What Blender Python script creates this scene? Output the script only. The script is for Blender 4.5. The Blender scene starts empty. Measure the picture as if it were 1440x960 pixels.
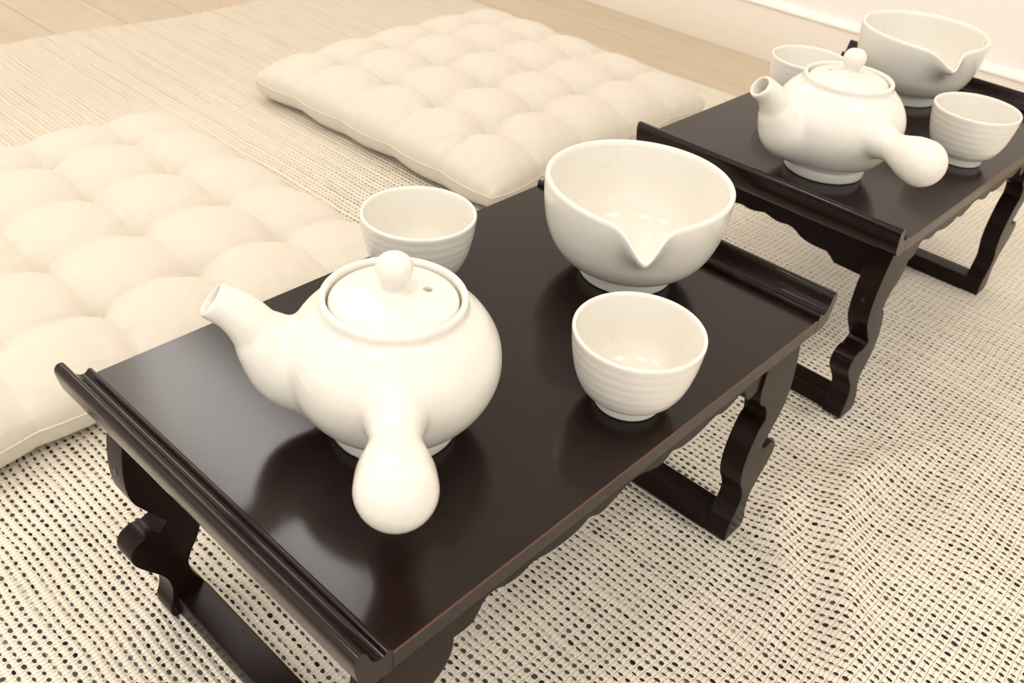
import bpy, bmesh, math, random
import numpy as np
from mathutils import Matrix, Vector

random.seed(7)
S = bpy.context.scene
COL = S.collection

# ------------------------------------------------------------------ camera
cam_d = bpy.data.cameras.new('camera')
cam = bpy.data.objects.new('camera', cam_d)
COL.objects.link(cam)
RIGHT = Vector((0.6823501, -0.7270900, 0.0757526))
UP = Vector((0.3861500, 0.4464859, 0.8071793))
BACK = Vector((-0.6207145, -0.5215270, 0.5854255))
cm = Matrix((RIGHT, UP, BACK)).transposed().to_4x4()
cm.translation = Vector((-0.1569, -0.1812, 0.5370))
cam.matrix_world = cm
cam_d.sensor_width = 36
cam_d.lens = 32.648
cam_d.clip_start = 0.01
cam_d.dof.use_dof = True
cam_d.dof.focus_distance = 0.56
cam_d.dof.aperture_fstop = 18
S.camera = cam

# ------------------------------------------------------------------ light and exposure
S.view_settings.view_transform = 'Standard'
S.view_settings.look = 'None'
S.view_settings.gamma = 1
S.view_settings.use_curve_mapping = False
S.view_settings.exposure = 0.53
S.cycles.use_denoising = True
S.cycles.max_bounces = 8
S.cycles.sample_clamp_indirect = 6

world = bpy.data.worlds.new('world')
S.world = world
world.use_nodes = True
world.node_tree.nodes['Background'].inputs[0].default_value = (1.0, 0.965, 0.92, 1)
world.node_tree.nodes['Background'].inputs[1].default_value = 1.0


def area(name, loc, sx, sy, power, color, rot=(0, 0, 0), spread=math.pi):
    d = bpy.data.lights.new(name, 'AREA')
    d.shape = 'RECTANGLE'
    d.size, d.size_y = sx, sy
    d.energy = power
    d.color = color
    d.spread = spread
    o = bpy.data.objects.new(name, d)
    o.location = loc
    o.rotation_euler = rot
    COL.objects.link(o)
    return o


CEIL = 3.4
# unseen high window added for the tabletop reflection, and the recessed downlights
area('added_window_light', (1.415, 2.66, 2.80), 1.02, 1.80, 34, (1.0, 0.96, 0.92), (0, math.radians(90), 0))
for n, (dx_, dy_) in enumerate([(-0.75, 0.05), (0.45, -0.95), (-1.2, 1.2)]):
    d = bpy.data.lights.new('downlight', 'AREA')
    d.shape = 'DISK'
    d.size = 0.34
    d.energy = 10
    d.color = (1.0, 0.94, 0.85)
    o = bpy.data.objects.new('downlight', d)
    o.location = (dx_, dy_, 2.6)
    COL.objects.link(o)

# ------------------------------------------------------------------ materials


class NT:
    """small helper around a node tree"""

    def __init__(self, name):
        self.m = bpy.data.materials.new(name)
        self.m.use_nodes = True
        self.t = self.m.node_tree
        self.p = self.t.nodes['Principled BSDF']

    def n(self, typ, **kw):
        x = self.t.nodes.new(typ)
        for k, v in kw.items():
            setattr(x, k, v)
        return x

    def l(self, a, b):
        self.t.links.new(a, b)

    def set(self, sock, v):
        if isinstance(v, (int, float)):
            sock.default_value = v
        elif isinstance(v, (tuple, list)):
            sock.default_value = v if len(v) != 3 or sock.type == 'VECTOR' else (*v, 1)
        else:
            self.l(v, sock)

    def math(self, op, a, b=None, c=None, clamp=False):
        x = self.n('ShaderNodeMath', operation=op, use_clamp=clamp)
        self.set(x.inputs[0], a)
        if b is not None:
            self.set(x.inputs[1], b)
        if c is not None:
            self.set(x.inputs[2], c)
        return x.outputs[0]

    def noise(self, vec, scale, detail=2, dim='3D', rough=0.5):
        x = self.n('ShaderNodeTexNoise', noise_dimensions=dim)
        if dim == '1D':
            self.set(x.inputs['W'], vec)
        elif vec is not None:
            self.l(vec, x.inputs['Vector'])
        x.inputs['Scale'].default_value = scale
        x.inputs['Detail'].default_value = detail
        x.inputs['Roughness'].default_value = rough
        return x.outputs['Fac']

    def ramp(self, fac, stops):
        x = self.n('ShaderNodeValToRGB')
        el = x.color_ramp.elements
        while len(el) < len(stops):
            el.new(0.5)
        for e, (pos, c) in zip(el, stops):
            e.position = pos
            e.color = (*c, 1)
        self.l(fac, x.inputs[0])
        return x.outputs[0]

    def mix(self, fac, a, b):
        x = self.n('ShaderNodeMix', data_type='RGBA')
        self.set(x.inputs[0], fac)
        self.set(x.inputs[6], a)
        self.set(x.inputs[7], b)
        return x.outputs[2]

    def smooth(self, v, lo, hi, a=0.0, b=1.0):
        x = self.n('ShaderNodeMapRange', interpolation_type='SMOOTHSTEP')
        self.set(x.inputs[0], v)
        for i, q in enumerate((lo, hi, a, b)):
            self.set(x.inputs[i + 1], q)
        return x.outputs[0]

    def bump(self, h, strength, dist):
        x = self.n('ShaderNodeBump')
        x.inputs['Strength'].default_value = strength
        x.inputs['Distance'].default_value = dist
        self.l(h, x.inputs['Height'])
        self.l(x.outputs[0], self.p.inputs['Normal'])

    def objco(self):
        return self.n('ShaderNodeTexCoord').outputs['Object']

    def map(self, vec, scale=(1, 1, 1), loc=(0, 0, 0)):
        x = self.n('ShaderNodeMapping')
        self.l(vec, x.inputs[0])
        x.inputs['Scale'].default_value = scale
        x.inputs['Location'].default_value = loc
        return x.outputs[0]


def mat_ceramic():
    t = NT('ivory_crackle_glaze')
    co = t.objco()
    v = t.n('ShaderNodeTexVoronoi', feature='DISTANCE_TO_EDGE')
    wob = t.n('ShaderNodeVectorMath', operation='ADD')
    nz = t.n('ShaderNodeTexNoise')
    nz.inputs['Scale'].default_value = 60
    t.l(co, nz.inputs['Vector'])
    sc = t.n('ShaderNodeVectorMath', operation='SCALE')
    t.l(nz.outputs['Color'], sc.inputs[0])
    sc.inputs['Scale'].default_value = 0.006
    t.l(co, wob.inputs[0])
    t.l(sc.outputs[0], wob.inputs[1])
    t.l(wob.outputs[0], v.inputs['Vector'])
    v.inputs['Scale'].default_value = 165
    line = t.smooth(v.outputs['Distance'], 0.0, 0.035, 1, 0)
    patch = t.smooth(t.noise(co, 25, 2), 0.45, 0.65)
    fac = t.math('MULTIPLY', t.math('MULTIPLY', line, patch), 0.17)
    t.l(t.mix(fac, (0.785, 0.755, 0.685), (0.48, 0.40, 0.29)), t.p.inputs['Base Color'])
    t.p.inputs['Roughness'].default_value = 0.2
    t.p.inputs['IOR'].default_value = 1.45
    t.p.inputs['Coat Weight'].default_value = 0.25
    t.p.inputs['Coat Roughness'].default_value = 0.06
    t.bump(t.noise(co, 140, 2), 0.06, 0.0012)
    return t.m


def mat_lacquer(name, base, rough=0.24, ior=1.36):
    t = NT(name)
    co = t.objco()
    g = t.noise(t.map(co, (6, 90, 60)), 3.0, 4)
    c2 = tuple(x * 1.35 for x in base)
    t.l(t.mix(t.smooth(g, 0.35, 0.75), base, c2), t.p.inputs['Base Color'])
    t.p.inputs['Roughness'].default_value = rough
    t.p.inputs['IOR'].default_value = ior
    return t.m


def mat_cushion(name, tint):
    t = NT(name)
    co = t.objco()
    w1 = t.n('ShaderNodeTexWave', wave_type='BANDS', bands_direction='X')
    w2 = t.n('ShaderNodeTexWave', wave_type='BANDS', bands_direction='Y')
    for w in (w1, w2):
        t.l(co, w.inputs[0])
        w.inputs['Scale'].default_value = 260
        w.inputs['Distortion'].default_value = 1.5
        w.inputs['Detail'].default_value = 1
        w.inputs['Detail Scale'].default_value = 3
    wv = t.math('ADD', w1.outputs['Fac'], w2.outputs['Fac'])
    slub = t.noise(t.map(co, (60, 300, 60)), 1.0, 3)
    c = t.mix(t.smooth(slub, 0.3, 0.75), tint, tuple(x * 0.96 for x in tint))
    t.l(c, t.p.inputs['Base Color'])
    t.p.inputs['Roughness'].default_value = 0.9
    t.p.inputs['Sheen Weight'].default_value = 0.08
    t.p.inputs['Sheen Roughness'].default_value = 0.5
    t.bump(t.math('ADD', t.math('MULTIPLY', wv, 0.5), t.noise(co, 45, 3)), 0.10, 0.0008)
    return t.m


def mat_rug():
    t = NT('woven_rug')
    co = t.objco()
    sx = t.n('ShaderNodeSeparateXYZ')
    t.l(co, sx.inputs[0])
    x, y = sx.outputs[0], sx.outputs[1]
    # the yarn does not lie perfectly straight
    wob = t.math('MULTIPLY', t.math('SUBTRACT', t.noise(co, 9, 2), 0.5), 0.010)
    wob2 = t.math('MULTIPLY', t.math('SUBTRACT', t.noise(t.map(co, (1, 1, 1), (3, 7, 0)), 11, 2), 0.5), 0.010)
    fine = t.math('MULTIPLY', t.math('SUBTRACT', t.noise(co, 220, 1), 0.5), 0.0013)
    xx = t.math('ADD', t.math('ADD', x, wob), fine)
    yy = t.math('ADD', t.math('ADD', y, wob2), fine)
    irr = t.math('MULTIPLY', t.noise(t.math('MULTIPLY', xx, 95.0), 1.0, 1, '1D'), 0.65)
    u = t.math('ADD', t.math('DIVIDE', xx, 0.0064), irr)
    v = t.math('DIVIDE', yy, 0.0066)
    ci, cj = t.math('FLOOR', u), t.math('FLOOR', v)
    fu = t.math('ABSOLUTE', t.math('SUBTRACT', t.math('FRACT', u), 0.5))
    fv = t.math('ABSOLUTE', t.math('SUBTRACT', t.math('FRACT', v), 0.5))
    cell = t.n('ShaderNodeCombineXYZ')
    t.l(ci, cell.inputs[0])
    t.l(cj, cell.inputs[1])
    wn = t.n('ShaderNodeTexWhiteNoise', noise_dimensions='2D')
    t.l(cell.outputs[0], wn.inputs['Vector'])
    sep = t.n('ShaderNodeSeparateColor')
    t.l(wn.outputs['Color'], sep.inputs[0])
    r1, r2, r3 = sep.outputs
    hw = t.math('MULTIPLY_ADD', r1, 0.11, 0.105)          # half width of a dash (across the thread)
    hl = t.math('MULTIPLY_ADD', r2, 0.08, 0.27)         # half length (along the thread)
    a = t.math('POWER', t.math('DIVIDE', fu, hw), 3)
    b = t.math('POWER', t.math('DIVIDE', fv, hl), 3)
    d = t.math('ADD', a, b)
    dash = t.smooth(d, 0.85, 1.15, 1, 0)
    # some threads are thin or dyed paler
    pale = t.smooth(t.noise(t.map(co, (150, 14, 1)), 1.0, 2), 0.58, 0.72, 1, 0.45)
    patchy = t.smooth(t.noise(co, 5, 3), 0.3, 0.5, 0.88, 1)
    strong = t.math('MULTIPLY', t.math('MULTIPLY', dash, pale), patchy)
    strong = t.math('MULTIPLY', strong, t.math('MULTIPLY_ADD', r3, 0.14, 0.86))
    # the dark dashes fade towards the far border and the far side
    fade_y = t.smooth(y, 0.48, 1.0, 1, 0.06)
    fade_x = t.smooth(x, 0.58, 0.9, 1, 0.42)
    fade = t.math('MULTIPLY', fade_y, fade_x)
    dark = t.math('MULTIPLY', strong, fade)
    # thin beige lines of the border weave
    lines = t.smooth(fu, 0.05, 0.16, 1, 0)
    lsel = t.smooth(t.noise(t.math('MULTIPLY', ci, 0.37), 1.0, 2, '1D'), 0.42, 0.62)
    lbreak = t.smooth(t.noise(t.map(co, (90, 10, 1)), 1.0, 3), 0.35, 0.6)
    lines = t.math('MULTIPLY', t.math('MULTIPLY', lines, lsel), lbreak)
    lines = t.math('MULTIPLY', lines, t.smooth(y, 0.7, 1.05))
    # cream weft, ribbed
    weft = t.math('ABSOLUTE', t.math('SUBTRACT', t.math('FRACT', t.math('DIVIDE', yy, 0.0033)), 0.5))
    gap = t.math('MULTIPLY', t.smooth(weft, 0.36, 0.5), t.smooth(fu, 0.1, 0.5, 0.9, 0.25))
    fib = t.noise(t.map(co, (500, 900, 200)), 1.0, 3)
    base = t.mix(t.smooth(fib, 0.25, 0.8), (0.84, 0.775, 0.665), (0.79, 0.715, 0.595))
    base = t.mix(t.math('MULTIPLY', gap, 0.34), base, (0.50, 0.39, 0.26))
    base = t.mix(t.math('MULTIPLY', t.smooth(y, 0.75, 1.15), 0.45), base, (0.60, 0.52, 0.42))
    base = t.mix(t.math('MULTIPLY', lines, 0.55), base, (0.40, 0.29, 0.18))
    c = t.mix(dark, base, (0.008, 0.009, 0.014))
    t.l(c, t.p.inputs['Base Color'])
    t.p.inputs['Roughness'].default_value = 0.95
    t.p.inputs['Specular IOR Level'].default_value = 0.15
    h = t.math('SUBTRACT', t.math('MULTIPLY', fib, 0.25), t.math('MULTIPLY', gap, 0.8))
    h = t.math('ADD', h, t.math('MULTIPLY', t.smooth(fu, 0.05, 0.5), 0.6))
    h = t.math('ADD', h, t.math('MULTIPLY', dash, 0.3))
    t.bump(h, 0.9, 0.0016)
    return t.m


def mat_oak(name, c1, c2):
    t = NT(name)
    co = t.objco()
    info = t.n('ShaderNodeObjectInfo')
    add = t.n('ShaderNodeVectorMath', operation='ADD')
    sc = t.n('ShaderNodeVectorMath', operation='SCALE')
    sc.inputs[0].default_value = (13.0, 7.0, 0)
    t.l(info.outputs['Random'], sc.inputs['Scale'])
    t.l(co, add.inputs[0])
    t.l(sc.outputs[0], add.inputs[1])
    g = t.noise(t.map(add.outputs[0], (18, 1.6, 4)), 1.6, 5, rough=0.6)
    g2 = t.noise(t.map(add.outputs[0], (120, 5, 4)), 1.0, 3)
    c = t.ramp(t.math('ADD', t.math('MULTIPLY', g, 0.75), t.math('MULTIPLY', g2, 0.25)), [(0.3, c2), (0.62, c1)])
    tone = t.math('MULTIPLY_ADD', info.outputs['Random'], 0.09, 0.955)
    hsv = t.n('ShaderNodeHueSaturation')
    t.l(tone, hsv.inputs['Value'])
    t.l(c, hsv.inputs['Color'])
    t.l(hsv.outputs[0], t.p.inputs['Base Color'])
    t.p.inputs['Roughness'].default_value = 0.36
    t.bump(g2, 0.08, 0.0008)
    return t.m


def mat_plain(name, color, rough=0.6, scale=80, amt=0.03, bump=0.05):
    t = NT(name)
    co = t.objco()
    n = t.noise(co, scale, 3)
    t.l(t.mix(n, tuple(c * (1 - amt) for c in color), tuple(min(1, c * (1 + amt)) for c in color)), t.p.inputs['Base Color'])
    t.p.inputs['Roughness'].default_value = rough
    t.bump(n, bump, 0.001)
    return t.m


M_CER = mat_ceramic()
M_CERFOOT = mat_plain('ivory_foot_glaze', (0.76, 0.73, 0.645), 0.35, 200)
M_LAC = mat_lacquer('dark_brown_lacquer', (0.0105, 0.0050, 0.0044), 0.15)
M_LACLEG = mat_lacquer('dark_brown_lacquer_frame', (0.0105, 0.0048, 0.0040), 0.28, 1.22)
M_EDGE = mat_plain('worn_red_brown_edge', (0.11, 0.035, 0.022), 0.4, 60, 0.3)
M_SCREW = mat_plain('blackened_screw', (0.02, 0.018, 0.018), 0.3)
M_CUSH = mat_cushion('natural_cotton', (0.67, 0.615, 0.53))
M_SEAM = mat_cushion('natural_cotton_seam', (0.74, 0.65, 0.52))
M_RUG = mat_rug()
M_FRINGE = mat_plain('rug_fringe_yarn', (0.72, 0.62, 0.48), 0.95)
M_OAK = mat_oak('pale_oak', (0.55, 0.455, 0.345), (0.47, 0.37, 0.255))
M_SUB = mat_plain('plank_joint', (0.30, 0.22, 0.14), 0.8)
M_WALL = mat_plain('warm_white_wallpaper', (0.88, 0.84, 0.79), 0.8, 300, 0.01)
M_BASE = mat_plain('baseboard_paint', (0.80, 0.735, 0.64), 0.45, 60, 0.01)
M_BASETOP = mat_plain('baseboard_top_paint', (0.90, 0.87, 0.82), 0.4, 60, 0.01)
M_CEIL = mat_plain('ceiling_paper', (0.86, 0.83, 0.78), 0.9, 200, 0.01)

# ------------------------------------------------------------------ mesh helpers


def link(name, me, mat, parent=None):
    o = bpy.data.objects.new(name, me)
    COL.objects.link(o)
    for m in (mat if isinstance(mat, (list, tuple)) else [mat]):
        if m and m.name not in [x.name for x in me.materials if x]:
            me.materials.append(m)
    if parent:
        o.parent = parent
    if me.get('hard'):
        w = o.modifiers.new('weighted_normal', 'WEIGHTED_NORMAL')
        w.keep_sharp = True
        w.weight = 50
    return o


def mesh_from(name, verts, faces, smooth=True):
    me = bpy.data.meshes.new(name)
    me.from_pydata([tuple(v) for v in verts], [], [tuple(f) for f in faces])
    me.update()
    if smooth:
        me.shade_smooth()
    return me


def empty(name, loc=(0, 0, 0), rotz=0.0):
    o = bpy.data.objects.new(name, None)
    o.empty_display_size = 0.05
    COL.objects.link(o)
    o.location = loc
    o.rotation_euler = (0, 0, rotz)
    return o


def tag(o, label=None, cat=None, group=None, kind=None):
    if label:
        o['label'] = label
    if cat:
        o['category'] = cat
    if group:
        o['group'] = group
    if kind:
        o['kind'] = kind
    return o


def box_mesh(name, x0, x1, y0, y1, z0, z1, bev=0.0, seg=2):
    bm = bmesh.new()
    bmesh.ops.create_cube(bm, size=1)
    bmesh.ops.scale(bm, vec=(x1 - x0, y1 - y0, z1 - z0), verts=bm.verts)
    bmesh.ops.translate(bm, vec=((x0 + x1) / 2, (y0 + y1) / 2, (z0 + z1) / 2), verts=bm.verts)
    if bev:
        bmesh.ops.bevel(bm, geom=list(bm.edges), offset=bev, segments=seg, profile=0.5, affect='EDGES')
    me = bpy.data.meshes.new(name)
    bm.to_mesh(me)
    bm.free()
    if bev > 0.0008:
        me.shade_smooth()
        me.set_sharp_from_angle(angle=math.radians(50))
        me['hard'] = 1
    return me


def prism_mesh(name, poly, axis, a, b, bev=0.0015, seg=2, ang=35):
    """extrude a closed 2-D outline. axis 'y': outline is (x,z) from y=a to b; axis 'x': outline is (y,z) from x=a to b"""
    bm = bmesh.new()

    def P(q, t):
        return (q[0], t, q[1]) if axis == 'y' else (t, q[0], q[1])
    v0 = [bm.verts.new(P(q, a)) for q in poly]
    v1 = [bm.verts.new(P(q, b)) for q in poly]
    f0 = bm.faces.new(v0)
    f1 = bm.faces.new(list(reversed(v1)))
    n = len(poly)
    for i in range(n):
        bm.faces.new((v0[i], v0[(i + 1) % n], v1[(i + 1) % n], v1[i]))
    bmesh.ops.recalc_face_normals(bm, faces=bm.faces)
    if bev:
        ed = list(f0.edges) + list(f1.edges)
        bmesh.ops.bevel(bm, geom=ed, offset=bev, segments=seg, profile=0.5, affect='EDGES', clamp_overlap=True)
    bmesh.ops.triangulate(bm, faces=[f for f in bm.faces if len(f.verts) > 4])
    me = bpy.data.meshes.new(name)
    bm.to_mesh(me)
    bm.free()
    me.shade_smooth()
    me.set_sharp_from_angle(angle=math.radians(ang))
    if bev:
        me['hard'] = 1
    return me


def spline(pts, n=6, closed=False):
    """Catmull-Rom through points"""
    P = [np.array(p, float) for p in pts]
    out = []
    m = len(P)
    rng = range(m) if closed else range(m - 1)
    for i in rng:
        p0 = P[(i - 1) % m] if closed or i > 0 else P[0]
        p1 = P[i]
        p2 = P[(i + 1) % m]
        p3 = P[(i + 2) % m] if closed or i + 2 < m else P[-1]
        for k in range(n):
            t = k / n
            out.append(0.5 * ((2 * p1) + (-p0 + p2) * t + (2 * p0 - 5 * p1 + 4 * p2 - p3) * t * t + (-p0 + 3 * p1 - 3 * p2 + p3) * t ** 3))
    if not closed:
        out.append(P[-1])
    return [tuple(q) for q in out]


def vnormals(V, F):
    """area weighted vertex normals for quads / triangles (numpy)"""
    N = np.zeros_like(V)
    for f in ([F] if isinstance(F, np.ndarray) else F):
        if len(f) == 0:
            continue
        fn = np.cross(V[f[:, 2]] - V[f[:, 0]], V[f[:, -1]] - V[f[:, 1]])
        for k in range(f.shape[1]):
            np.add.at(N, f[:, k], fn)
    N /= np.linalg.norm(N, axis=1, keepdims=True) + 1e-12
    return N


def split_parts(V, F, labels, N, specs, mats):
    """cut one surface into several meshes by face label, keeping the shading continuous over the joints"""
    out = {}
    for k, name in enumerate(specs):
        f = F[labels == k]
        if len(f) == 0:
            continue
        used, inv = np.unique(f.ravel(), return_inverse=True)
        me = bpy.data.meshes.new(name)
        me.from_pydata(V[used].tolist(), [], inv.reshape(f.shape).tolist())
        me.update()
        me.shade_smooth()
        me.normals_split_custom_set_from_vertices(N[used].tolist())
        me.materials.append(mats[k])
        out[name] = me
    return out


# ------------------------------------------------------------------ the room
tag(link('wall_right', box_mesh('wall_right', 1.42, 1.54, -3.2, 3.6, -0.02, CEIL + 0.1), M_WALL), kind='structure')
tag(link('wall_back', box_mesh('wall_back', -3.0, 1.54, 3.6, 3.72, -0.02, CEIL + 0.1), M_WALL), kind='structure')
tag(link('ceiling', box_mesh('ceiling', -3.0, 1.54, -3.2, 3.72, CEIL, CEIL + 0.1), M_CEIL), kind='structure')
FZ = -0.006          # floor level; the rug on it is 6 mm thick and its face is z = 0
floor = tag(link('floor', box_mesh('floor', -3.0, 1.42, -3.2, 3.6, FZ - 0.06, FZ - 0.004), M_SUB), kind='structure')
PW, PL = 0.118, 1.22
xk = 1.418
ci = 0
plank_cache = {}
while xk > -0.45:
    y = -1.3 + (ci * 0.47) % PL - PL
    while y < 3.55:
        y0, y1 = max(y, -1.3), min(y + PL, 3.58)
        if y1 - y0 > 0.05:
            key = round(y1 - y0, 3)
            if key not in plank_cache:
                plank_cache[key] = box_mesh('plank', -PW / 2 + 0.0004, PW / 2 - 0.0004, 0, y1 - y0 - 0.0008, -0.008, 0, 0.0005, 1)
            o = link('plank', plank_cache[key], M_OAK, floor)
            o.location = (xk - PW / 2, y0, FZ)
        y += PL
    xk -= PW
    ci += 1

bb = tag(link('baseboard_right', prism_mesh('baseboard_right', [(1.421, FZ), (1.409, FZ), (1.409, 0.082), (1.4105, 0.085), (1.421, 0.085)], 'y', -3.2, 3.6, 0), M_BASE), kind='structure')
tp = link('top_bead', prism_mesh('top_bead', spline([(1.4215, 0.084), (1.408, 0.084), (1.4065, 0.088), (1.409, 0.093), (1.414, 0.0955), (1.4215, 0.097)], 4), 'y', -3.2, 3.6, 0), M_BASETOP, bb)

wf = tag(link('added_window_1', box_mesh('added_window_1', 1.40, 1.42, 1.70, 1.755, 2.24, 3.36, 0.002), M_BASETOP), kind='structure')  # border bars around the added, unseen window light
for nm, (ya, yb, za, zb) in (('added_window_frame', (3.565, 3.60, 2.24, 3.36)), ('added_window_sill', (1.755, 3.565, 2.24, 2.285)), ('added_window_head', (1.755, 3.565, 3.315, 3.36))):
    link(nm, box_mesh(nm, 1.40, 1.42, ya, yb, za, zb, 0.002), M_BASETOP, wf)

# ------------------------------------------------------------------ the rug
RX0, RX1, RY0, RY1 = -0.85, 1.195, -0.75, 1.365


def ridge(X, Y, pts, h, w):
    """a soft fold of cloth along a polyline"""
    best = np.full(X.shape, 1e9)
    tt = np.zeros(X.shape)
    tot = len(pts) - 1
    for i in range(tot):
        a, b = np.array(pts[i]), np.array(pts[i + 1])
        d = b - a
        t = np.clip(((X - a[0]) * d[0] + (Y - a[1]) * d[1]) / (d @ d), 0, 1)
        r = np.hypot(X - a[0] - t * d[0], Y - a[1] - t * d[1])
        m = r < best
        best = np.where(m, r, best)
        tt = np.where(m, (i + t) / tot, tt)
    return h * np.exp(-(best / w) ** 2) * np.sin(np.pi * np.clip(0.12 + 0.76 * tt, 0, 1)) ** 1.0


def rug_height(X, Y):
    Z = np.zeros(X.shape)
    Z += ridge(X, Y, [(0.300, -0.060), (0.352, -0.040), (0.392, -0.012), (0.445, 0.002)], 0.0105, 0.017)
    Z += ridge(X, Y, [(0.265, -0.150), (0.325, -0.108), (0.385, -0.075), (0.430, -0.045), (0.480, -0.035), (0.53, -0.03)], 0.0130, 0.019)
    Z += ridge(X, Y, [(0.44, -0.17), (0.50, -0.125), (0.56, -0.10), (0.63, -0.10)], 0.005, 0.02)
    Z += ridge(X, Y, [(0.47, -0.02), (0.55, -0.055), (0.66, -0.085)], 0.004, 0.02)
    # the crease left from folding the rug, and the slight waviness beside it
    Z += 0.0032 * np.exp(-np.abs((X - 0.765) / 0.012)) * (1 / (1 + np.exp((Y - 0.42) / 0.03)))
    Z += 0.0012 * np.clip(np.sin(7.3 * X + 1) * np.sin(6.1 * Y + 2), 0, 1)
    edge = np.minimum.reduce([X - RX0, RX1 - X, Y - RY0, RY1 - Y])
    Z -= 0.0035 * np.exp(-np.clip(edge, 0, None) / 0.004)
    # flat where the tables stand
    for (fx, fy) in [(0.0, 0.0), (0.37, 0.02), (0.56, 0.02), (0.90, 0.01)]:
        pass
    return Z


nx, ny = 380, 400
gx = np.linspace(RX0, RX1, nx)
gy = np.linspace(RY0, RY1, ny)
X, Y = np.meshgrid(gx, gy, indexing='ij')
# the far, fringed end does not run quite straight, nor does the long side
Yw = Y + np.where(Y > 1.0, (Y - 1.0) / 0.365 * (0.012 * np.sin(5 * X + 0.6) + 0.006 * np.sin(17 * X)), 0)
Xw = X + np.where(X > 1.0, (X - 1.0) / 0.195 * 0.006 * np.sin(6 * Y), 0)
Z = rug_height(X, Y)
V = np.stack([Xw, Yw, Z], -1).reshape(-1, 3)
idx = np.arange(nx * ny).reshape(nx, ny)
F = np.stack([idx[:-1, :-1], idx[1:, :-1], idx[1:, 1:], idx[:-1, 1:]], -1).reshape(-1, 4)
# skirt so the rug has its thickness
per = np.concatenate([idx[:, 0], idx[-1, 1:], idx[::-1, -1][1:], idx[0, ::-1][1:-1]])
Vs = V[per].copy()
Vs[:, 2] = FZ
nb = len(V)
V = np.concatenate([V, Vs])
k = np.arange(len(per))
k2 = (k + 1) % len(per)
F = np.concatenate([F, np.stack([per[k2], per[k], nb + k, nb + k2], -1)])
rug = link('woven_rug', mesh_from('woven_rug', V, F), M_RUG)
tag(rug, 'cream flat-woven rug with rows of short black dashes under the tables and cushions', 'rug')

fv, ff = [], []
rnd = random.Random(3)
for i in range(620):
    x = -0.5 + (RX1 + 0.5) * (i + rnd.random() * 0.8) / 620
    yb = RY1 + 0.012 * math.sin(5 * x + 0.6) + 0.006 * math.sin(17 * x) - 0.006
    ln = rnd.uniform(0.006, 0.020)
    dx = rnd.uniform(-0.006, 0.006)
    b = len(fv)
    for t in (0.0, 0.5, 1.0):
        r = 0.0009 * (1 - 0.5 * t)
        cz = -0.0015 + (FZ + 0.001 + 0.0015) * t
        for a in range(3):
            an = a * 2.094
            fv.append((x + dx * t * t + r * math.cos(an), yb + ln * t, cz + r * math.sin(an)))
    for s in range(2):
        for a in range(3):
            a2 = (a + 1) % 3
            ff.append((b + s * 3 + a, b + s * 3 + a2, b + s * 3 + 3 + a2, b + s * 3 + 3 + a))
fr = link('fringe', mesh_from('fringe', fv, ff), M_FRINGE, rug)
fr['kind'] = 'stuff'

# ------------------------------------------------------------------ floor cushions


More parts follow.
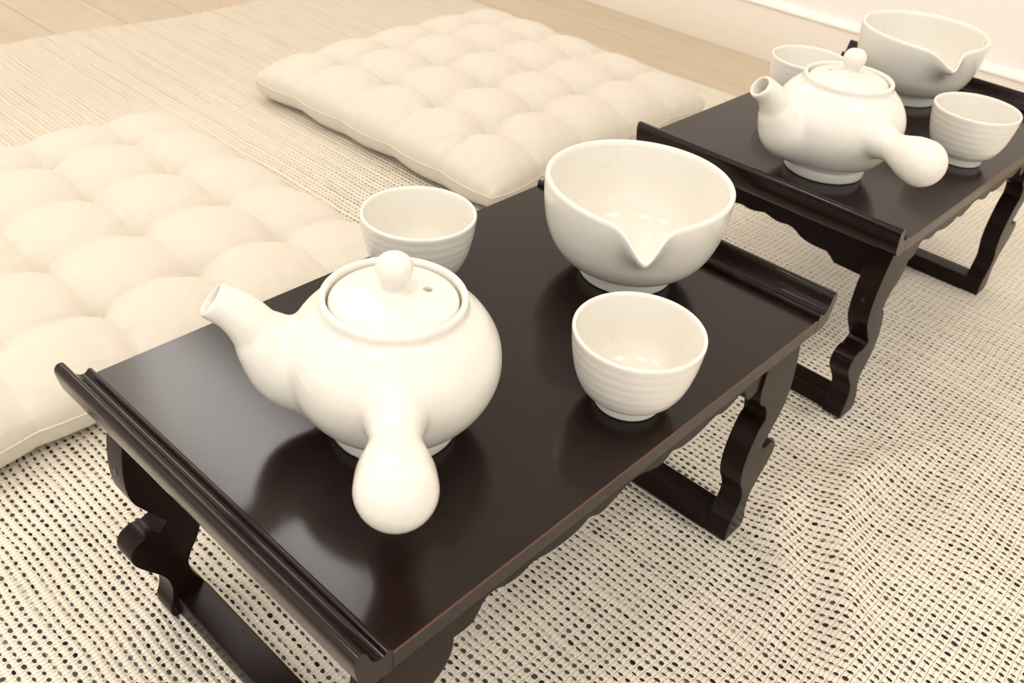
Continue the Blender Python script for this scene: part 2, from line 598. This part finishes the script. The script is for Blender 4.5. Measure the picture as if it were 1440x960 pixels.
def make_cushion(label, corners, ztop, zbot, zseam, seed):
    """corners: floor-plan corners of the seam outline (counter-clockwise, from -x -y)"""
    n = 150
    rs = np.random.default_rng(seed)
    c = np.array(corners, float)
    ctr = c.mean(0)
    c = c - ctr
    g = np.linspace(-1, 1, n)
    g = np.sign(g) * np.abs(g) ** 0.82
    s, t = np.meshgrid(g, g, indexing='ij')

    def cells(q):
        pu = (q + 1) / 0.4
        w = np.abs(np.sin(np.pi * pu))
        return np.where((pu < 0.5) | (pu > 4.5), 1.0, w)
    # tuft rows wander a little
    ph = rs.uniform(0, 6.28, 4)
    s2 = s + 0.016 * np.sin(3.1 * t + ph[0]) * (1 - s ** 2)
    t2 = t + 0.016 * np.sin(3.3 * s + ph[1]) * (1 - t ** 2)
    su, sv = cells(s2), cells(t2)
    dome = 1 - 0.31 * (1 - su ** 0.60) - 0.31 * (1 - sv ** 0.60) - 0.26 * (1 - su ** 0.55) * (1 - sv ** 0.55)
    edge = (1 - np.abs(s) ** 5) ** 0.46 * (1 - np.abs(t) ** 5) ** 0.46
    edge = np.nan_to_num(edge)
    # sides pinched in a little where a row of stitches meets them
    pin_s = 1 - 0.022 * (1 - sv ** 0.8) * np.abs(s) ** 4 - 0.015 * (1 - np.abs(t) ** 2) * np.abs(s)
    pin_t = 1 - 0.022 * (1 - su ** 0.8) * np.abs(t) ** 4 - 0.015 * (1 - np.abs(s) ** 2) * np.abs(t)
    a, b = s * pin_s, t * pin_t
    # rounded corners
    cr = np.clip(np.abs(s) - 0.86, 0, 1) * np.clip(np.abs(t) - 0.86, 0, 1) / 0.0196
    a, b = a * (1 - 0.022 * cr), b * (1 - 0.022 * cr)
    w = np.stack([(1 - a) * (1 - b), (1 + a) * (1 - b), (1 + a) * (1 + b), (1 - a) * (1 + b)], -1) / 4
    XY = w @ c
    wr = 0.0011 * (np.sin(38 * s + 9 * np.sin(5 * t + ph[2])) * np.sin(17 * t + ph[3])) * (1 - np.minimum(su, sv)) ** 0.7
    wr += 0.0007 * np.sin(60 * t + 6 * s + ph[1]) * np.abs(s) ** 6 + 0.0007 * np.sin(60 * s - 5 * t) * np.abs(t) ** 6
    top = zseam + (ztop - zseam) * edge * dome + wr
    sag = 0.004 * (np.abs(s) ** 6 * np.cos(5 * np.pi * (t + 1) / 2) + np.abs(t) ** 6 * np.cos(5 * np.pi * (s + 1) / 2))
    edge_b = (1 - np.maximum(np.abs(s), np.abs(t)) ** 9) ** 0.36
    bot = zseam - (zseam - zbot) * np.clip(edge_b * 1.15, 0, 1) + np.clip(sag, 0, 1)
    bot = np.maximum(bot, zbot)
    Vt = np.concatenate([XY, top[..., None]], -1).reshape(-1, 3)
    Vb = np.concatenate([XY, bot[..., None]], -1).reshape(-1, 3)
    idx = np.arange(n * n).reshape(n, n)
    Ft = np.stack([idx[:-1, :-1], idx[1:, :-1], idx[1:, 1:], idx[:-1, 1:]], -1).reshape(-1, 4)
    per = np.concatenate([idx[:, 0], idx[-1, 1:], idx[::-1, -1][1:], idx[0, ::-1][1:-1]])
    ismap = np.arange(n * n) + n * n
    ismap[per] = per
    Fb = ismap[Ft][:, ::-1]
    V = np.concatenate([Vt, Vb])
    V[per, 2] = zseam
    me = mesh_from('floor_cushion', V, np.concatenate([Ft, Fb]))
    o = link('floor_cushion', me, M_CUSH)
    o.location = (ctr[0], ctr[1], 0.0005)
    tag(o, label, 'cushion', 'tufted floor cushions')
    # sewn edge: a thin cord around the outline
    P = V[per]
    P = P[::2]
    m = len(P)
    tan = np.roll(P, -1, 0) - np.roll(P, 1, 0)
    tan /= np.linalg.norm(tan, axis=1, keepdims=True)
    out = np.stack([tan[:, 1], -tan[:, 0], np.zeros(m)], -1)
    vv, ff = [], []
    for i in range(m):
        for q in range(5):
            an = q * 2 * math.pi / 5
            vv.append(P[i] + 0.0011 * (math.cos(an) * out[i] + math.sin(an) * np.array([0, 0, 1])))
    for i in range(m):
        j = (i + 1) % m
        for q in range(5):
            q2 = (q + 1) % 5
            ff.append((i * 5 + q, i * 5 + q2, j * 5 + q2, j * 5 + q))
    link('seam', mesh_from('seam', vv, ff), M_SEAM, o)
    return o


make_cushion('tufted natural cotton floor cushion behind the front table, cut off by the picture edge',
             [(-0.09, 0.425), (0.409, 0.430), (0.406, 0.918), (-0.09, 0.915)], 0.070, 0.0, 0.028, 11)
make_cushion('tufted natural cotton floor cushion seen whole, near the wall and fringed rug end',
             [(0.566, 0.476), (1.052, 0.490), (1.070, 0.975), (0.562, 0.962)], 0.080, 0.0, 0.030, 5)

# ------------------------------------------------------------------ low tables
L, W, H = 0.375, 0.2543, 0.1992
ZU = 0.1880           # underside of the board

END = [(0.0, 0.1960), (0.0, 0.2005), (0.0002, 0.2020), (0.0009, 0.2030), (0.0020, 0.2033), (0.0031, 0.2028), (0.0040, 0.2018),
       (0.0055, 0.2012), (0.0075, 0.2016), (0.0095, 0.2030), (0.0112, 0.2054), (0.0124, 0.2086), (0.0134, 0.2116), (0.0147, 0.2136), (0.0164, 0.2143),
       (0.0182, 0.2138), (0.0195, 0.2124), (0.0201, 0.2102), (0.0199, 0.2070), (0.0191, 0.2020), (0.0178, 0.1965), (0.0158, 0.1925), (0.0128, 0.1896),
       (0.0085, 0.1882), (0.004, ZU), (0.0, ZU)]

_smooth = spline(END[2:9], 3)[:-1] + spline(END[8:-2], 3)
END = END[:2] + _smooth + END[-2:]
LEG_OUT = [(-0.004, ZU), (0.002, 0.168), (0.0055, 0.150), (0.0068, 0.132), (0.0045, 0.117), (-0.003, 0.104), (-0.010, 0.0935), (-0.0135, 0.0885)]
LEG_SPUR = [(-0.0110, 0.0860), (-0.0050, 0.0836), (0.0030, 0.0842), (0.0105, 0.0800), (0.0132, 0.0730), (0.0115, 0.0655), (0.0060, 0.0570), (-0.0015, 0.0470), (-0.0065, 0.0380), (-0.0080, 0.0270),
            (-0.0068, 0.0180), (-0.0045, 0.0120), (-0.0042, 0.0050), (-0.0058, 0.0010), (-0.0075, 0.0)]
LEG_IN = [(-0.0300, 0.0), (-0.0310, 0.0080), (-0.0305, 0.0180), (-0.0270, 0.0260), (-0.0235, 0.0350), (-0.0225, 0.0440), (-0.0262, 0.0530), (-0.0325, 0.0640), (-0.0360, 0.0790),
          (-0.0352, 0.0930), (-0.0315, 0.1070), (-0.0268, 0.1170)]
LEG_HOOK = [(-0.0225, 0.1205), (-0.0250, 0.1290), (-0.0310, 0.1370), (-0.0375, 0.1415), (-0.0440, 0.1520), (-0.0445, 0.1690), (-0.0445, ZU)]
LEG = spline(LEG_OUT, 5) + spline(LEG_SPUR, 6) + spline(LEG_IN, 5) + spline(LEG_HOOK, 5)

half_long = [(0.044, 0.158), (0.0540, 0.1570), (0.0600, 0.1585), (0.0640, 0.1640), (0.0680, 0.1690), (0.0745, 0.1698)]
half_long2 = [(0.0745, 0.1698), (0.0800, 0.1672), (0.0870, 0.1655), (0.0940, 0.1653), (0.0985, 0.1670), (0.1040, 0.1676)]
half_long3 = [(0.1040, 0.1676), (0.1130, 0.1650), (0.1240, 0.1634), (0.1390, 0.1640), (0.1480, 0.1676)]
half_long4 = [(0.1480, 0.1676), (0.1580, 0.1630), (0.1700, 0.1655), (0.1800, 0.1690), (0.1875, 0.1698)]
hl = []
for seg in (half_long, half_long2, half_long3, half_long4):
    hl += spline(seg, 4)
LONG_LOW = [(0.030, 0.158)] + hl + [(L - x, z) for x, z in reversed(hl[:-1])] + [(L - 0.030, 0.158)]
LONG_APRON = LONG_LOW + [(L - 0.030, ZU), (0.030, ZU)]

he = spline([(0.024, 0.1485), (0.040, 0.1488), (0.0545, 0.1490)], 3) + spline([(0.0555, 0.1500), (0.0590, 0.1530), (0.0635, 0.1562)], 3) + \
    spline([(0.0640, 0.1562), (0.0720, 0.1560), (0.0820, 0.1567), (0.0900, 0.1590), (0.0970, 0.1630), (0.1040, 0.1642)], 4) + \
    spline([(0.1050, 0.1640), (0.1120, 0.1632), (0.1190, 0.1640), (0.1271, 0.1660)], 4)
END_APRON = he + [(W - y, z) for y, z in reversed(he[:-1])] + [(W - 0.024, ZU), (0.024, ZU)]


def make_table(label, loc, rotz, tilts):
    root = empty('low_tea_table', loc, rotz)
    tag(root, label, 'table', 'low lacquered tea tables')
    # board: flat top with a fine worn edge
    me = box_mesh('tabletop', 0.0, L, 0, W, ZU, H, 0.0007, 1)
    me.materials.append(M_LAC)
    me.materials.append(M_EDGE)
    for p in me.polygons:
        c = p.center
        if p.area < 0.0012 and c.z > H - 0.002 and (c.y < 0.001) and abs(p.normal.x) < 0.3:
            p.material_index = 1
    o = bpy.data.objects.new('tabletop', me)
    COL.objects.link(o)
    o.parent = root
    for sgn in (-1, 1):
        prof = [((-x if sgn < 0 else L + x), z) for x, z in END]
        link('end_moulding', prism_mesh('end_moulding', prof, 'y', 0.0, W, 0, 2, 50), M_LAC, root)
    for y0 in (0.0085, W - 0.0085 - 0.009):
        link('long_apron', prism_mesh('long_apron', LONG_APRON, 'y', y0, y0 + 0.009, 0.001, 1, 30), M_LACLEG, root)
    for x0 in (0.010, L - 0.010 - 0.009):
        link('end_apron', prism_mesh('end_apron', END_APRON, 'x', x0, x0 + 0.009, 0.001, 1, 30), M_LACLEG, root)
    ly, th = 0.0065, 0.0185
    for sgn, tilt in ((-1, tilts[0]), (1, tilts[1])):
        # a pair of folding legs joined by a floor rail, hinged just under the board
        def tf(me_):
            px = 0.012 if sgn < 0 else L - 0.012
            for v_ in me_.vertices:
                dz = 0.150 - v_.co.z
                if dz > 0:
                    v_.co.x += -sgn * tilt * dz
            me_.update()
            return me_
        prof = [((-x if sgn < 0 else L + x), z) for x, z in LEG]
        for y0 in (ly, W - ly - th):
            lg = link('leg', tf(prism_mesh('leg', prof, 'y', y0, y0 + th, 0.0016, 2, 38)), M_LACLEG, root)
            # hinge screw on the outer face
            bm = bmesh.new()
            bmesh.ops.create_cone(bm, cap_ends=True, segments=12, radius1=0.0026, radius2=0.0018, depth=0.002)
            xo = (0.0062 if sgn > 0 else -0.0062)
            mt = Matrix.Translation(((L if sgn > 0 else 0) + xo, y0 + th / 2, 0.138)) @ Matrix.Rotation(math.radians(90 * sgn), 4, 'Y')
            bmesh.ops.transform(bm, matrix=mt, verts=bm.verts)
            ms = bpy.data.meshes.new('screw')
            bm.to_mesh(ms)
            bm.free()
            link('screw', tf(ms), M_SCREW, lg)
        xa, xb = sorted([(0.0095, 0.0315), (L - 0.0315, L - 0.0095)][0 if sgn < 0 else 1])
        link('floor_rail', tf(box_mesh('floor_rail', xa, xb, ly + th - 0.001, W - ly - th + 0.001, 0.0, 0.018, 0.0016, 2)), M_LACLEG, root)
    return root


T2 = (0.5344, 0.0075)
T2A = -0.01364
make_table('dark lacquered low table standing in front of both cushions, its rolled left end bare', (0, 0, 0.0003), 0, (0.0, 0.0))
make_table('dark lacquered low table standing by the wall, beyond the other one', (T2[0], T2[1], 0.0003), T2A, (0.085, 0.0))

# ------------------------------------------------------------------ lathe ware
ZT = H + 0.0004


def lathe(profile, nseg, deform=None):
    """closed-at-the-axis revolve of (r, z) profile; returns verts, quads"""
    pr = np.array(profile)
    th = np.linspace(0, 2 * math.pi, nseg, endpoint=False)
    R = pr[:, 0][:, None] * np.ones(nseg)
    Zz = pr[:, 1][:, None] * np.ones(nseg)
    TH = th[None, :] * np.ones((len(pr), 1))
    if deform:
        R, Zz, TH = deform(R, Zz, TH)
    V = np.stack([R * np.cos(TH), R * np.sin(TH), Zz], -1).reshape(-1, 3)
    idx = np.arange(len(pr) * nseg).reshape(len(pr), nseg)
    i2 = np.roll(idx, -1, 1)
    F = np.stack([idx[:-1], i2[:-1], i2[1:], idx[1:]], -1).reshape(-1, 4)
    return V, F


def cup_profile():
    outer = spline([(0.0245, 0.0088), (0.0292, 0.0140), (0.0332, 0.0230), (0.0358, 0.0340), (0.0372, 0.0440), (0.0376, 0.0490)], 9)
    foot = [(0.0005, 0.0022), (0.0150, 0.0022), (0.0165, 0.0004), (0.0178, 0.0), (0.0192, 0.0002), (0.0197, 0.0012), (0.0197, 0.0050), (0.0194, 0.0068), (0.0200, 0.0074), (0.0222, 0.0080)]
    rim = [(0.0375, 0.0498), (0.0369, 0.0504), (0.0360, 0.0504), (0.0354, 0.0498)]
    inner = spline([(0.0351, 0.0485), (0.0345, 0.0430), (0.0328, 0.0320), (0.0295, 0.0215), (0.0235, 0.0140), (0.0140, 0.0098), (0.0006, 0.0086)], 8)
    return foot, outer, rim, inner


def make_cup(label, loc, wob):
    foot, outer, rim, inner = cup_profile()
    # throwing rings on the outside
    outer = [(r + 0.00007 * math.sin(z / 0.0058 * 2 * math.pi) * min(1, (z - 0.008) / 0.01), z) for r, z in outer]
    prof = foot + outer + rim + inner

    def deform(R, Zz, TH):
        k = Zz / 0.05
        return R * (1 + 0.006 * k * np.sin(2 * TH + wob)), Zz + 0.0004 * k * np.sin(TH + wob * 2), TH
    V, F = lathe(prof, 96, deform)
    N = vnormals(V, F)
    nf = len(foot)
    lab = np.where(np.arange(len(F)) // 96 < nf - 2, 1, 0)
    parts = split_parts(V, F, lab, N, ['tea_cup', 'foot_ring'], [M_CER, M_CERFOOT])
    o = bpy.data.objects.new('tea_cup', parts['tea_cup'])
    COL.objects.link(o)
    o.location = loc
    f = bpy.data.objects.new('foot_ring', parts['foot_ring'])
    COL.objects.link(f)
    f.parent = o
    return tag(o, label, 'cup', 'ivory tea cups')


make_cup('ivory tea cup before the spouted bowl on the table in front', (0.2095, 0.0361, ZT), 0.3)
make_cup('ivory tea cup half hidden behind the teapot, beside the cushions', (0.2056, 0.2117, ZT), 1.9)
make_cup('ivory tea cup behind the teapot on the table by the wall', (0.7190, 0.2063, ZT), 2.6)
make_cup('ivory tea cup in front of the spouted bowl on the table by the wall', (0.7280, 0.0432, ZT), 4.0)


def make_bowl(label, loc, az):
    foot = [(0.0005, 0.0030), (0.0260, 0.0030), (0.0290, 0.0006), (0.0305, 0.0), (0.0322, 0.0002), (0.0328, 0.0014), (0.0328, 0.0070), (0.0322, 0.0090), (0.0330, 0.0100), (0.0360, 0.0108)]
    outer = spline([(0.0400, 0.0122), (0.0480, 0.0180), (0.0548, 0.0270), (0.0592, 0.0380), (0.0615, 0.0490), (0.0627, 0.0600), (0.0630, 0.0690)], 8)
    rim = [(0.0629, 0.0706), (0.0622, 0.0717), (0.0611, 0.0721), (0.0599, 0.0717), (0.0593, 0.0706)]
    inner = spline([(0.0590, 0.0690), (0.0586, 0.0600), (0.0573, 0.0490), (0.0546, 0.0385), (0.0498, 0.0285), (0.0425, 0.0200), (0.0300, 0.0145), (0.0150, 0.0125), (0.0006, 0.0120)], 8)
    prof = foot + outer + rim + inner
    nseg = 224

    def deform(R, Zz, TH):
        # more vertices near the lip
        d = (TH + math.pi) % (2 * math.pi) - math.pi
        d = d * (0.55 + 0.45 * np.abs(d / math.pi) ** 0.8)
        TH = d + az
        t = np.clip((Zz - 0.034) / 0.038, 0, 1)
        t = t * t * (3 - 2 * t)
        ad = np.abs(d)
        tongue = np.exp(-(ad / 0.150) ** 1.6)
        shoulder = np.exp(-((ad - 0.36) / 0.13) ** 2)
        broad = np.exp(-(ad / 0.68) ** 2)
        R = R + t * (0.0225 * tongue + 0.0035 * broad - 0.0008 * shoulder)
        Zz = Zz - t ** 2 * (0.0100 * tongue + 0.0026 * broad) - t * 0.0004 * shoulder
        return R, Zz, TH
    V, F = lathe(prof, nseg, deform)
    N = vnormals(V, F)
    ring = np.arange(len(F)) // nseg
    fc = V[F].mean(1)
    ang = np.arctan2(fc[:, 1], fc[:, 0]) - az
    ang = np.abs((ang + math.pi) % (2 * math.pi) - math.pi)
    lab = np.where(ring < len(foot) - 2, 1, np.where((ang < 0.24) & (fc[:, 2] > 0.040), 2, 0))
    parts = split_parts(V, F, lab, N, ['spouted_bowl', 'foot_ring', 'pouring_lip'], [M_CER, M_CERFOOT, M_CER])
    o = bpy.data.objects.new('spouted_bowl', parts['spouted_bowl'])
    COL.objects.link(o)
    o.location = loc
    for k in ('foot_ring', 'pouring_lip'):
        c = bpy.data.objects.new(k, parts[k])
        COL.objects.link(c)
        c.parent = o
    return tag(o, label, 'bowl', 'ivory spouted bowls')


make_bowl('ivory spouted cooling bowl on the table in front, between two dark end rolls', (0.3231, 0.1248, ZT), math.atan2(-0.066, -0.079))
make_bowl('ivory spouted cooling bowl on the table by the wall, behind the teapot knob', (0.8455, 0.1489, ZT), math.atan2(-0.075, -0.082))

# ------------------------------------------------------------------ teapots (distance fields turned into one smooth skin)


def surface_nets(f, lo, h):
    """f: scalar field on a grid (negative inside). returns verts, quads, outward"""
    ins = f < 0
    nxx, nyy, nzz = f.shape
    cnt = np.zeros((nxx - 1, nyy - 1, nzz - 1), np.int8)
    for a in (0, 1):
        for b in (0, 1):
            for c in (0, 1):
                cnt += ins[a:nxx - 1 + a, b:nyy - 1 + b, c:nzz - 1 + c]
    act = np.argwhere((cnt > 0) & (cnt < 8))
    vid = np.full(cnt.shape, -1, np.int64)
    vid[act[:, 0], act[:, 1], act[:, 2]] = np.arange(len(act))
    acc = np.zeros((len(act), 3))
    num = np.zeros(len(act))
    corners = [(a, b, c) for a in (0, 1) for b in (0, 1) for c in (0, 1)]
    for p in corners:
        for ax in range(3):
            if p[ax] == 1:
                continue
            q = list(p)
            q[ax] = 1
            f0 = f[act[:, 0] + p[0], act[:, 1] + p[1], act[:, 2] + p[2]]
            f1 = f[act[:, 0] + q[0], act[:, 1] + q[1], act[:, 2] + q[2]]
            m = (f0 < 0) != (f1 < 0)
            t = np.where(m, f0 / np.where(m, f0 - f1, 1), 0)
            pos = np.tile(np.array(p, float), (len(act), 1))
            pos[:, ax] += t
            acc += np.where(m[:, None], pos, 0)
            num += m
    V = (act + acc / num[:, None]) * h + np.array(lo)
    quads = []
    for ax in range(3):
        b, c = [(1, 2), (2, 0), (0, 1)][ax]
        sl0 = [slice(None)] * 3
        sl1 = [slice(None)] * 3
        sl0[ax] = slice(0, -1)
        sl1[ax] = slice(1, None)
        i0, i1 = ins[tuple(sl0)], ins[tuple(sl1)]
        e = np.argwhere(i0 != i1)
        e = e[(e[:, b] > 0) & (e[:, c] > 0) & (e[:, b] < f.shape[b] - 1) & (e[:, c] < f.shape[c] - 1)]
        flip = i1[e[:, 0], e[:, 1], e[:, 2]]

        def off(db, dc):
            q = e.copy()
            q[:, b] += db
            q[:, c] += dc
            return vid[q[:, 0], q[:, 1], q[:, 2]]
        Q = np.stack([off(-1, -1), off(0, -1), off(0, 0), off(-1, 0)], -1)
        Q[flip] = Q[flip][:, ::-1]
        quads.append(Q)
    return V, np.concatenate(quads)


def trilerp_grad(f, lo, h, V):
    g = np.stack(np.gradient(f, h), -1)
    q = (V - np.array(lo)) / h
    i = np.clip(np.floor(q).astype(int), 0, np.array(f.shape) - 2)
    w = q - i
    out = np.zeros((len(V), 3))
    for a in (0, 1):
        for b in (0, 1):
            for c in (0, 1):
                ww = (w[:, 0] if a else 1 - w[:, 0]) * (w[:, 1] if b else 1 - w[:, 1]) * (w[:, 2] if c else 1 - w[:, 2])
                out += ww[:, None] * g[i[:, 0] + a, i[:, 1] + b, i[:, 2] + c]
    return out / (np.linalg.norm(out, axis=1, keepdims=True) + 1e-12)


def profile_sdf(poly, r, z):
    """signed distance to a closed polygon in the (r, z) half plane, tabulated then sampled"""
    P = np.array(poly)
    st = 0.0004
    r0, z0 = -0.004, P[:, 1].min() - 0.035
    RR, ZZ = np.meshgrid(np.arange(r0, 0.105, st), np.arange(z0, P[:, 1].max() + 0.03, st), indexing='ij')
    d = np.full(RR.shape, 1e9)
    inside = np.zeros(RR.shape, bool)
    m = len(P)
    for i in range(m):
        a, b = P[i], P[(i + 1) % m]
        e = b - a
        t = np.clip(((RR - a[0]) * e[0] + (ZZ - a[1]) * e[1]) / (e @ e + 1e-18), 0, 1)
        d = np.minimum(d, np.hypot(RR - a[0] - t * e[0], ZZ - a[1] - t * e[1]))
        if a[1] != b[1]:
            cond = (a[1] > ZZ) != (b[1] > ZZ)
            inside ^= cond & (RR < (b[0] - a[0]) * (ZZ - a[1]) / (b[1] - a[1]) + a[0])
    d = np.where(inside, -d, d)
    i = np.clip((r - r0) / st, 0, RR.shape[0] - 1.001)
    j = np.clip((z - z0) / st, 0, RR.shape[1] - 1.001)
    i0, j0 = i.astype(int), j.astype(int)
    fi, fj = i - i0, j - j0
    return (d[i0, j0] * (1 - fi) * (1 - fj) + d[i0 + 1, j0] * fi * (1 - fj) + d[i0, j0 + 1] * (1 - fi) * fj + d[i0 + 1, j0 + 1] * fi * fj)


def cone_chain(pts, X, Y, Z):
    """smooth chain of round cones; pts (x, y, z, r)"""
    P = np.array(spline(pts, 6))
    d = np.full(X.shape, 1e9)
    for a, b in zip(P[:-1], P[1:]):
        e = b[:3] - a[:3]
        t = np.clip(((X - a[0]) * e[0] + (Y - a[1]) * e[1] + (Z - a[2]) * e[2]) / (e @ e), 0, 1)
        q = np.sqrt((X - a[0] - t * e[0]) ** 2 + (Y - a[1] - t * e[1]) ** 2 + (Z - a[2] - t * e[2]) ** 2) - (a[3] + t * (b[3] - a[3]))
        d = np.minimum(d, q)
    return d


def smin(a, b, k):
    hh = np.clip(0.5 + 0.5 * (b - a) / k, 0, 1)
    return b + (a - b) * hh - k * hh * (1 - hh)


def teapot_parts():
    """local frame: spout towards +x, side handle towards +y (turned with the pot)"""
    h = 0.00115
    lo = (-0.062, -0.062, -0.004)
    nn = (int(0.165 / h), int(0.192 / h), int(0.098 / h))
    ax = [lo[i] + h * np.arange(nn[i]) for i in range(3)]
    X, Y, Z = np.meshgrid(*ax, indexing='ij')
    X, Y, Z = X.astype(np.float32), Y.astype(np.float32), Z.astype(np.float32)
    body_out = spline([(0.0, 0.0075), (0.030, 0.0090), (0.0405, 0.0140), (0.0490, 0.0235), (0.0545, 0.0350), (0.0560, 0.0460), (0.0540, 0.0570), (0.0480, 0.0675), (0.0410, 0.0745), (0.0378, 0.0768)], 6)
    poly = body_out + [(0.0372, 0.0785), (0.0374, 0.0815), (0.0368, 0.0832), (0.0355, 0.0838), (0.0342, 0.0834), (0.0336, 0.0822), (0.0334, 0.0765), (0.0, 0.0765)]
    r = np.sqrt(X * X + Y * Y)
    body = profile_sdf(poly, r, Z)
    ft = profile_sdf([(0.0, 0.0005), (0.0300, 0.0005), (0.0308, 0.0), (0.0340, 0.0), (0.0346, 0.0008), (0.0346, 0.0060), (0.0336, 0.0085), (0.0320, 0.0110), (0.0, 0.0110)], r, Z)
    spout = cone_chain([(0.036, 0, 0.034, 0.0235), (0.051, 0, 0.0395, 0.0220), (0.0605, 0, 0.0508, 0.0178), (0.0668, 0, 0.0595, 0.0134), (0.0732, 0, 0.0690, 0.0115), (0.0810, 0, 0.0758, 0.0102), (0.0920, 0, 0.0825, 0.0097)], X, Y, Z)
    # cut the tip square to its run
    nrm = np.array([0.77, 0.0, 0.64])
    nrm /= np.linalg.norm(nrm)
    cut = (X - 0.0885) * nrm[0] + (Z - 0.0805) * nrm[2]
    spout_c = -smin(-spout, -cut, 0.003)
    bore = cone_chain([(0.066, 0, 0.0575, 0.0045), (0.0735, 0, 0.0690, 0.0058), (0.0815, 0, 0.0760, 0.0066), (0.1000, 0, 0.0880, 0.0086)], X, Y, Z)
    handle = cone_chain([(0, 0.040, 0.0490, 0.0165), (0, 0.0540, 0.0500, 0.0150), (0, 0.0660, 0.0505, 0.0124), (0, 0.0760, 0.0510, 0.0124), (0, 0.0860, 0.0515, 0.0148), (0, 0.0960, 0.0520, 0.0176), (0, 0.1040, 0.0525, 0.0184)], X, Y, Z)
    f = smin(body, ft, 0.0015)
    f = smin(f, spout_c, 0.0055)
    f = smin(f, handle, 0.0042)
    f = np.maximum(f, -bore)
    V, F = surface_nets(f, lo, h)
    N = trilerp_grad(f, lo, h, V)
    # classify faces
    C = V[F].mean(1)

    def samp(g):
        q = np.clip(np.round((C - np.array(lo)) / h).astype(int), 0, np.array(g.shape) - 1)
        return g[q[:, 0], q[:, 1], q[:, 2]]
    b_, f_, s_, h_ = samp(body), samp(ft), samp(spout), samp(handle)
    s_ = np.where(samp(bore) < 0.002, -1, s_)
    s_ = np.where((C[:, 0] > 0.045) & (np.abs(C[:, 1]) < 0.03), s_, 1)
    h_ = np.where(C[:, 1] > 0.045, h_, 1)
    lab = np.zeros(len(F), int)
    lab[(f_ < b_) & (C[:, 2] < 0.010)] = 1
    lab[(s_ < b_ + 0.0005) & (s_ <= h_)] = 2
    lab[(h_ < b_ + 0.0005) & (h_ < s_)] = 3
    return split_parts(V, F, lab, N, ['body', 'foot_ring', 'spout', 'handle'], [M_CER, M_CERFOOT, M_CER, M_CER])


def lid_parts():
    """lid with a real vent hole at +x; the knob is cut off as its own piece"""
    h = 0.0008
    lo = (-0.0345, -0.0345, 0.072)
    nn = (int(0.069 / h), int(0.069 / h), int(0.040 / h))
    ax = [lo[i] + h * np.arange(nn[i]) for i in range(3)]
    X, Y, Z = np.meshgrid(*ax, indexing='ij')
    r = np.sqrt(X * X + Y * Y)
    lid = profile_sdf([(0.0, 0.0772), (0.0325, 0.0772)] + spline([(0.0327, 0.0790), (0.0322, 0.0806), (0.0290, 0.0826), (0.0220, 0.0850), (0.0140, 0.0866), (0.0, 0.0874)], 6), r, Z)
    knob = profile_sdf(spline([(0.0, 0.084), (0.0068, 0.0850), (0.0057, 0.0880), (0.0066, 0.0910), (0.0086, 0.0945), (0.0094, 0.0980), (0.0086, 0.1020), (0.0055, 0.1052), (0.0, 0.1063)], 6), r, Z)
    f = smin(lid, knob, 0.0022)
    hole = np.sqrt((X - 0.0165) ** 2 + Y ** 2) - 0.0024
    hole = np.maximum(hole, 0.0795 - Z)
    f = -smin(-f, hole, 0.0006)
    V, F = surface_nets(f, lo, h)
    N = trilerp_grad(f, lo, h, V)
    C = V[F].mean(1)
    lab = np.where((np.hypot(C[:, 0], C[:, 1]) < 0.0105) & (C[:, 2] > 0.0875), 1, 0)
    return split_parts(V, F, lab, N, ['lid', 'knob'], [M_CER, M_CER])


POT, LID = teapot_parts(), lid_parts()


def make_teapot(label, loc, az_spout, lid_az):
    root = empty('teapot', loc, az_spout)
    tag(root, label, 'teapot', 'ivory side-handled teapots')
    for k, me in POT.items():
        o = bpy.data.objects.new(k, me)
        COL.objects.link(o)
        o.parent = root
    ld = bpy.data.objects.new('lid', LID['lid'])
    COL.objects.link(ld)
    ld.parent = root
    ld.rotation_euler = (0, 0, lid_az - az_spout)
    kn = bpy.data.objects.new('knob', LID['knob'])
    COL.objects.link(kn)
    kn.parent = ld
    return root


make_teapot('ivory side-handled teapot on the bare left half of the table in front', (0.0972, 0.1108, ZT), math.radians(139.5), math.radians(-38))
make_teapot('ivory side-handled teapot on the table by the wall, between its two cups', (0.6035, 0.1175, ZT), math.radians(154), math.radians(115))
